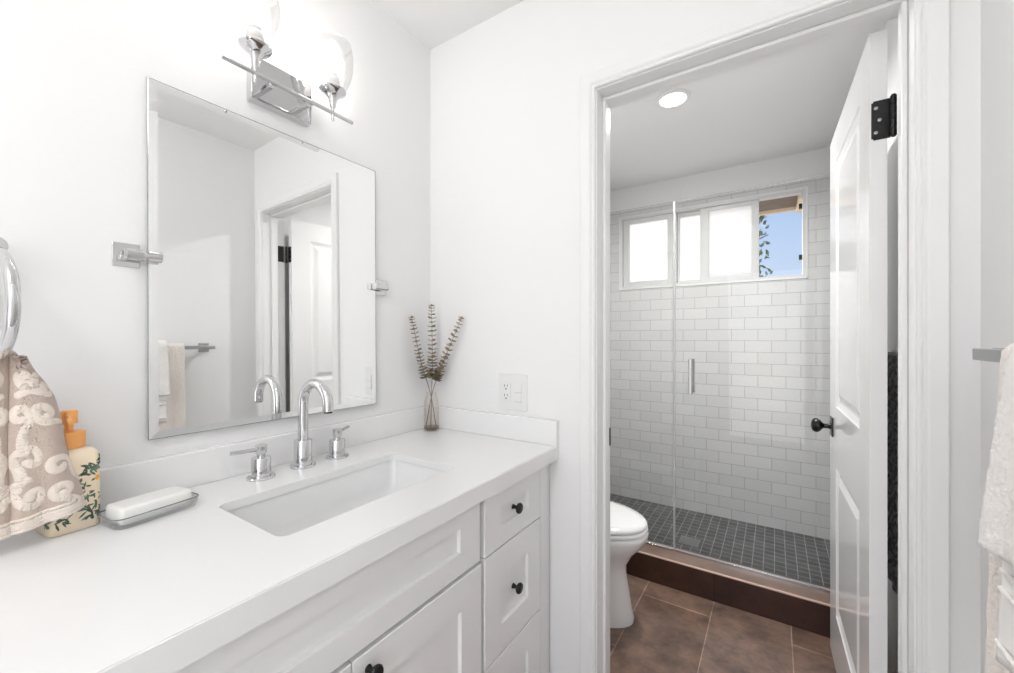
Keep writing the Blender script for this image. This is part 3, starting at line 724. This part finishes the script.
def damask_towel():
    """gathered towel hanging through the ring, woven scrolls raised in the pile"""
    name = 'patterned_towel'
    scrolls = []  # (cx, cz, r0, handedness, start angle) in cloth space metres
    for (u, v, r, hd, a0) in ((.040, .210, .026, 1, 2.6), (.090, .235, .020, -1, .4), (.082, .115, .022, 1, 1.2), (.036, .285, .020, -1, 3.0), (.088, .290, .016, 1, 1.8), (.034, .125, .021, -1, 1),
                              (.050, .050, .020, 1, 0), (.095, .055, .015, -1, 2)):
        scrolls.append((u, v, r, hd, a0)); scrolls.append((-u, v, r, -hd, pi - a0))
    curves = []
    for (u, v, r, hd, a0) in scrolls:
        pts = []
        for i in range(34):
            t = i / 33; a = a0 + hd * t * 2 * pi * .98; rr2 = r * (1 - t * .62)
            pts.append((u + rr2 * cos(a), v + rr2 * sin(a)))
        # tail
        ax, ay = pts[0]; dx, dy = pts[0][0] - pts[1][0], pts[0][1] - pts[1][1]; dl = sqrt(dx * dx + dy * dy)
        for i in range(1, 12):
            t = i / 11; pts.append((ax + dx / dl * .05 * t - dy / dl * hd * .028 * t * t, ay + dy / dl * .05 * t + dx / dl * hd * .028 * t * t))
        curves.append((u, v, r + .055, pts))
    def field(u, v):
        d = 1
        for (cu, cv, rad, pts) in curves:
            if abs(u - cu) > rad or abs(v - cv) > rad: continue
            for (a, c) in pts:
                q = (u - a) ** 2 + (v - c) ** 2
                if q < d: d = q
        d = sqrt(d); w = max(0, min(1, (.0036 - d) / .0016))
        if v > .322: w = max(w, .75 + .25 * sin(v * 900))
        return w
    nu, nv = 250, 220; HT = .345; b = bmesh.new(); lay = b.verts.layers.float.new('weave')
    rnd = random.Random(3)
    YC = -1.124; EDGE = [-1.104, -1.086, -1.078, -1.074, -1.070, -1.066, -1.061, -1.054, -1.047, -1.042, -1.040]
    grid = []
    for j in range(nv + 1):
        f = j / nv; row = []
        zt = 1.226 - .306 * f
        for i in range(nu + 1):
            s = i / nu * 2 - 1
            aw = abs(s); q = f * (len(EDGE) - 1); k = min(len(EDGE) - 2, int(q)); eg = EDGE[k] + (EDGE[k + 1] - EDGE[k]) * (q - k)
            y = YC + (eg - YC) * (s if s > 0 else s * 1.05) + .0015 * sin(f * 9 + s * 5)
            lobe = sqrt(max(0, 1 - ((aw - .52) / .52) ** 2))          # one rounded fold each side of the crease
            x = .084 + .020 * f + (.042 - .010 * f) * lobe - .010 * aw * f + .006 * f * sin(aw * 9 + .6)
            z = zt - .020 * (1 - f) ** 2 * max(0, aw - .2) ** 1.5 * 3 + .016 * f * max(0, s)
            w = field(s * .115, f * HT)
            x += .0018 * w + .0002 * (rnd.random() - .5)
            vv = b.verts.new((max(x, .012), y, z)); vv[lay] = w; row.append(vv)
        grid.append(row)
    for r0, r1 in zip(grid, grid[1:]):
        for i in range(nu): b.faces.new((r0[i], r0[i + 1], r1[i + 1], r1[i]))
    me = bpy.data.meshes.new(name); bmesh.ops.recalc_face_normals(b, faces=b.faces[:]); b.to_mesh(me); b.free(); me.materials.append(M['damask'])
    for p in me.polygons: p.use_smooth = True
    o = bpy.data.objects.new(name, me); link(o)
    sd = o.modifiers.new('solid', 'SOLIDIFY'); sd.thickness = .009; sd.offset = -1
    tag(o, 'cream and taupe scroll-patterned towel hanging from the chrome ring', 'towel')
    # rear half of the towel, over the ring towards the wall
    return o
damask_towel()

# ------------------------------------------------------------ mirror on pivot brackets
MY0, MY1, MZ0, MZ1 = -.911, -.289, 1.019, 1.8375
mir = empty('mirror', (.0145, (MY0 + MY1) / 2, (MZ0 + MZ1) / 2), label='frameless rectangular wall mirror with slanted glass edges above the sink', cat='mirror')
mir.rotation_euler = (0, radians(-.42), radians(-.47))
hy, hz = (MY1 - MY0) / 2, (MZ1 - MZ0) / 2
b = bmesh.new()
def rl(ins, x): return [b.verts.new(p) for p in ((x, -hy + ins, -hz + ins), (x, hy - ins, -hz + ins), (x, hy - ins, hz - ins), (x, -hy + ins, hz - ins))]
k0 = rl(0, -.006); k1 = rl(0, -.0022); k2 = rl(.017, 0)
for A, B_ in ((k0, k1), (k1, k2)):
    for i in range(4): b.faces.new((A[i], A[(i + 1) % 4], B_[(i + 1) % 4], B_[i]))
b.faces.new(k2); b.faces.new(k0[::-1])
obj('mirror_glass', b, M['mirror'], mir)
b = bmesh.new()
def rl(ins, x): return [b.verts.new(p) for p in ((x, -hy + ins, -hz + ins), (x, hy - ins, -hz + ins), (x, hy - ins, hz - ins), (x, -hy + ins, hz - ins))]
q0 = rl(-.0009, -.0064); q1 = rl(-.0009, -.0024); q2 = rl(.0002, -.0018)
for A, B_ in ((q0, q1), (q1, q2)):
    for i in range(4): b.faces.new((A[i], A[(i + 1) % 4], B_[(i + 1) % 4], B_[i]))
b.faces.new(q0[::-1])
o = obj('mirror_edge', b, mat('mirror_edge_glass', (.30, .31, .31), .2, .6), mir)
def bracket(s):
    """wall plate, cylinder stub and clamp at one side; s=-1 left"""
    h = mir; y = s * hy; b = bmesh.new(); zc = 1.430 - (MZ0 + MZ1) / 2
    yc = y + s * .033
    box(b, (-.0125, yc - .026, zc - .026), (-.009, yc + .020, zc + .026))
    box(b, (-.009, yc - .016, zc - .013), (.004, yc - .004, zc - .002))
    br = obj('pivot_bracket', b, M['chrome'], h, bevel=.0012)
    b = bmesh.new(); tube(b, [(.008, yc + s * .008, zc), (.008, y + s * .010, zc)], .0125, 24)
    tube(b, [(.008, y + s * .010, zc), (.008, y + s * .006, zc)], .009, 20)
    tube(b, [(.0145, y + s * .006, zc), (.0145, y - s * .018, zc)], .0125, 24)
    obj('pivot_cap', b, M['chrome'], br, smooth=True, angle=50)
bracket(-1); bracket(1)

# ------------------------------------------------------------ vanity light
vl = empty('vanity_light', (0, -.622, 1.9), label='chrome two-lamp wall light with clear glass shades above the mirror', cat='wall light')
def V(y, z): return y + .622, z - 1.9
obj('back_plate', BX(((0, -.081, -.012), (.028, .088, .106))), M['chrome'], vl, bevel=.0015)
BXX = .085
b = bmesh.new(); tube(b, [(BXX, -.173, .022), (BXX, .187, .022)], .0055, 14); obj('bar', b, M['chrome'], vl, smooth=True)
for yy in (-.052, .052):
    obj('arm', BX(((.028, yy - .006, .014), (BXX - .001, yy + .006, .026))), M['chrome'], vl, bevel=.001)
def lamp(y):
    b = bmesh.new()
    lathe(b, [(.003, -.023), (.0042, -.020), (.0042, .000), (.0042, .014), (.0085, .018), (.010, .030), (.0135, .043), (.022, .053), (.034, .060), (.0385, .066), (.0375, .068), (.018, .0665)], (BXX, y, 0), n=36)
    h = obj('lamp_cup', b, M['chrome'], vl, smooth=True, angle=50); h.location = (0, 0, .021)
    b = bmesh.new(); lathe(b, [(.0185, .066), (.0185, .088), (.020, .090), (.020, .100), (.0165, .104), (.0165, .118)], (BXX, y, 0), n=28)
    obj('socket', b, M['socket'], h, smooth=True)
    b = bmesh.new(); lathe(b, [(.0165, .116), (.021, .124), (.027, .138), (.029, .152), (.027, .166), (.020, .177), (.008, .183)], (BXX, y, 0), n=28)
    bu = obj('bulb', b, M['bulb'], h, smooth=True); bu['label'] = 'glowing frosted bulb'
    b = bmesh.new(); pr2 = [(.022, .069), (.032, .071), (.042, .083), (.051, .105), (.057, .132), (.0585, .160), (.056, .185), (.051, .208)]
    lathe(b, pr2 + [(r - .0016, h_) for r, h_ in pr2[::-1]], (BXX, y, 0), n=48, cap=False)
    sh = obj('glass_shade', b, M['lampglass'], vl, smooth=True, angle=60); sh.location = (0, 0, .021)
lamp(-.098); lamp(.120)

# ------------------------------------------------------------ vase and dried eucalyptus
VX, VYc = .069, -.066
vs = empty('glass_vase', (VX, VYc, CZ), label='slim clear glass vase in the corner of the countertop', cat='vase')
pv = [(.0295, .0005), (.031, .004), (.0305, .02), (.030, .055), (.0295, .090), (.0280, .116), (.0235, .130), (.0205, .138), (.0205, .146), (.022, .151)]
b = bmesh.new(); lathe(b, pv + [(r - .0018, max(h_, .006)) for r, h_ in pv[::-1]], n=40, cap=True); obj('vase_glass', b, M['vaseglass'], vs, smooth=True, angle=60)
b = bmesh.new(); lathe(b, [(.0275, .0065), (.0285, .012), (.0282, .016), (.010, .0165)], n=32); obj('vase_base', b, M['vasebase'], vs, smooth=True)
def stem(base, neck, mid, tip, n_pairs, r0, label, seed):
    rnd = random.Random(seed); t = empty('eucalyptus_stem', base, label=label, cat='dried stem', group=None)
    B0 = Vector(base); ctrl = [Vector(base), Vector(neck), Vector(mid), Vector(tip)]
    def cr_(f):
        k = f * 3; i = min(2, int(k)); u = k - i
        P = [ctrl[max(i - 1, 0)], ctrl[i], ctrl[i + 1], ctrl[min(i + 2, 3)]]
        return .5 * ((2 * P[1]) + (P[2] - P[0]) * u + (2 * P[0] - 5 * P[1] + 4 * P[2] - P[3]) * u * u + (3 * P[1] - P[0] - 3 * P[2] + P[3]) * u ** 3)
    pts = [cr_(i / 36) - B0 for i in range(37)]
    b = bmesh.new(); tube(b, pts, [.0016 - .0009 * i / 36 for i in range(37)], 7); obj('stalk', b, M['stem'], t, smooth=True)
    b = bmesh.new()
    for k in range(n_pairs):
        f = .50 + .50 * (k / (n_pairs - 1)); p = cr_(f) - B0; d = (cr_(min(1, f + .01)) - cr_(max(0, f - .01))).normalized()
        a0 = k * pi / 2 * .92 + rnd.random() * .5; size = r0 * (1.2 - .5 * k / n_pairs) * rnd.uniform(.85, 1.1)
        o1 = d.orthogonal().normalized(); o2 = d.cross(o1)
        nl = 3 if k > 3 else 5
        for q in range(nl):
            a = a0 + q * 2 * pi / nl; out = (o1 * cos(a) + o2 * sin(a)); side = d.cross(out)
            up = (d * rnd.uniform(.15, .5) + out).normalized(); nrm = up.cross(side).normalized()
            c = p + up * (size * .95); vv = []
            ctr = b.verts.new(c + nrm * size * .18)
            for m_ in range(10):
                an = 2 * pi * m_ / 10; vv.append(b.verts.new(c + up * size * cos(an) + side * size * .92 * sin(an) + nrm * size * .22 * sin(an * 2 + seed) * .4))
            for m_ in range(10): b.faces.new((ctr, vv[m_], vv[(m_ + 1) % 10]))
    lathe(b, [(.001, 0), (.004, .002), (.0045, .006), (.001, .009)], tuple(pts[-1]), n=8)
    o = obj('leaves', b, M['olive'], t)
    sd = o.modifiers.new('solid', 'SOLIDIFY'); sd.thickness = .0007
stem((VX + .012, VYc + .014, CZ + .014), (VX - .002, VYc - .004, 1.035), (.048, -.102, 1.16), (.032, -.134, 1.326), 19, .0098, 'dried eucalyptus stem leaning left in the vase', 1)
stem((VX - .001, VYc - .002, CZ + .014), (VX + .001, VYc, 1.035), (.072, -.064, 1.16), (.069, -.065, 1.374), 22, .0112, 'tallest dried eucalyptus stem standing upright in the vase', 2)
stem((VX - .016, VYc - .013, CZ + .014), (VX + .002, VYc + .003, 1.035), (.104, -.046, 1.14), (.190, -.030, 1.324), 19, .0108, 'dried eucalyptus stem leaning right in the vase', 3)

# ------------------------------------------------------------ outlet plate
op = empty('outlet_plate', (.4055, 0, 1.0555), label='white double wall plate with outlet and switches above the side splash', cat='outlet')
obj('cover_plate', BX(((-.0605, -.0055, -.0645), (.0605, 0, .0645))), M['plastic'], op, bevel=.0025)
b = BX(((-.042, -.0085, -.0335), (-.008, -.0055, .0335)),)
rc = obj('receptacle', b, M['plastic'], op, bevel=.001)
b = bmesh.new()
for zc in (.017, -.017):
    box(b, (-.0325, -.0089, zc + .001), (-.0305, -.0084, zc + .010)); box(b, (-.0205, -.0089, zc + .002), (-.0185, -.0084, zc + .010))
    lathe(b, [(.0028, 0), (.0028, .0005)], (-.0255, -.0084, zc - .006), (0, -1, 0), n=14)
obj('slots', b, M['slot'], rc)
sw0 = obj('switch_frame', BX(((.008, -.0070, -.0335), (.042, -.0055, .0335))), M['plastic'], op, bevel=.001)
for zc in (.0165, -.0165):
    b = bmesh.new(); v = [(.0105, -.007, zc - .0150), (.0395, -.007, zc - .0150), (.0395, -.007, zc + .0150), (.0105, -.007, zc + .0150), (.0105, -.0118, zc - .0145), (.0395, -.0118, zc - .0145), (.0395, -.0080, zc + .0145), (.0105, -.0080, zc + .0145)]
    v = [b.verts.new(p) for p in v]
    for f in ((0, 3, 2, 1), (4, 5, 6, 7), (0, 1, 5, 4), (1, 2, 6, 5), (2, 3, 7, 6), (3, 0, 4, 7)): b.faces.new([v[i] for i in f])
    obj('rocker', b, M['plastic'], op)
    obj('rocker_gap', BX(((.0105, -.0092, zc - .0168), (.0395, -.0071, zc - .0152))), M['socket'], op)

# ------------------------------------------------------------ outside the shower window
ev = empty('roof_eave', (0, 2.3, 2.24), label='wooden roof eave seen outside the open window', cat='eave')
obj('soffit', BX(((-.6, -.18, 0), (2.3, .26, .02))), M['soffit'], ev)
obj('fascia', BX(((-.6, .21, -.022), (2.3, .25, .14))), M['fascia'], ev)
for xx in (1.325,):
    obj('rafter_tail', BX(((xx, -.18, -.05), (xx + .06, .21, 0))), M['fascia'], ev)
tree = empty('tree', (.36, 6.2, -1.0), label='leafy green tree outside the open window', cat='tree')
rnd = random.Random(21)
b = bmesh.new(); tube(b, [(0.2, 0, 0), (.22, .05, 2), (.15, 0, 3.4), (.1, 0, 4.6), (.05, 0, 5.6)], [.12, .09, .06, .04, .015], 8)
for k in range(16):
    z = 2.6 + k * .19; a = rnd.uniform(0, 6.28); l = rnd.uniform(.5, .8)
    tube(b, [(.14, 0, z), (.14 + l * cos(a) * .6, l * sin(a) * .6, z + .2), (.14 + l * cos(a), l * sin(a), z + .3)], [.018, .012, .005], 6)
obj('trunk', b, M['bark'], tree, smooth=True)
b = bmesh.new()
for k in range(2600):
    th = rnd.uniform(0, 2 * pi); z = rnd.uniform(2.4, 5.7); cl = .5 + .5 * sin(z * 7.3 + 1) * cos(th * 3 + z * 3)
    r = rnd.uniform(.15, 1) ** .5 * (.70 if z < 4.9 else .70 * (5.9 - z)) * (.65 + .45 * cl)
    c = Vector((.14 + r * cos(th), r * sin(th), z)); u = Vector((rnd.gauss(0, 1), rnd.gauss(0, 1), rnd.gauss(0, 1))).normalized(); w = u.orthogonal().normalized(); s = rnd.uniform(.03, .055)
    v = [b.verts.new(c + u * s * 1.4), b.verts.new(c + w * s * .7), b.verts.new(c - u * s * 1.2), b.verts.new(c - w * s * .7)]
    b.faces.new(v)
obj('foliage', b, M['treeleaf'], tree)
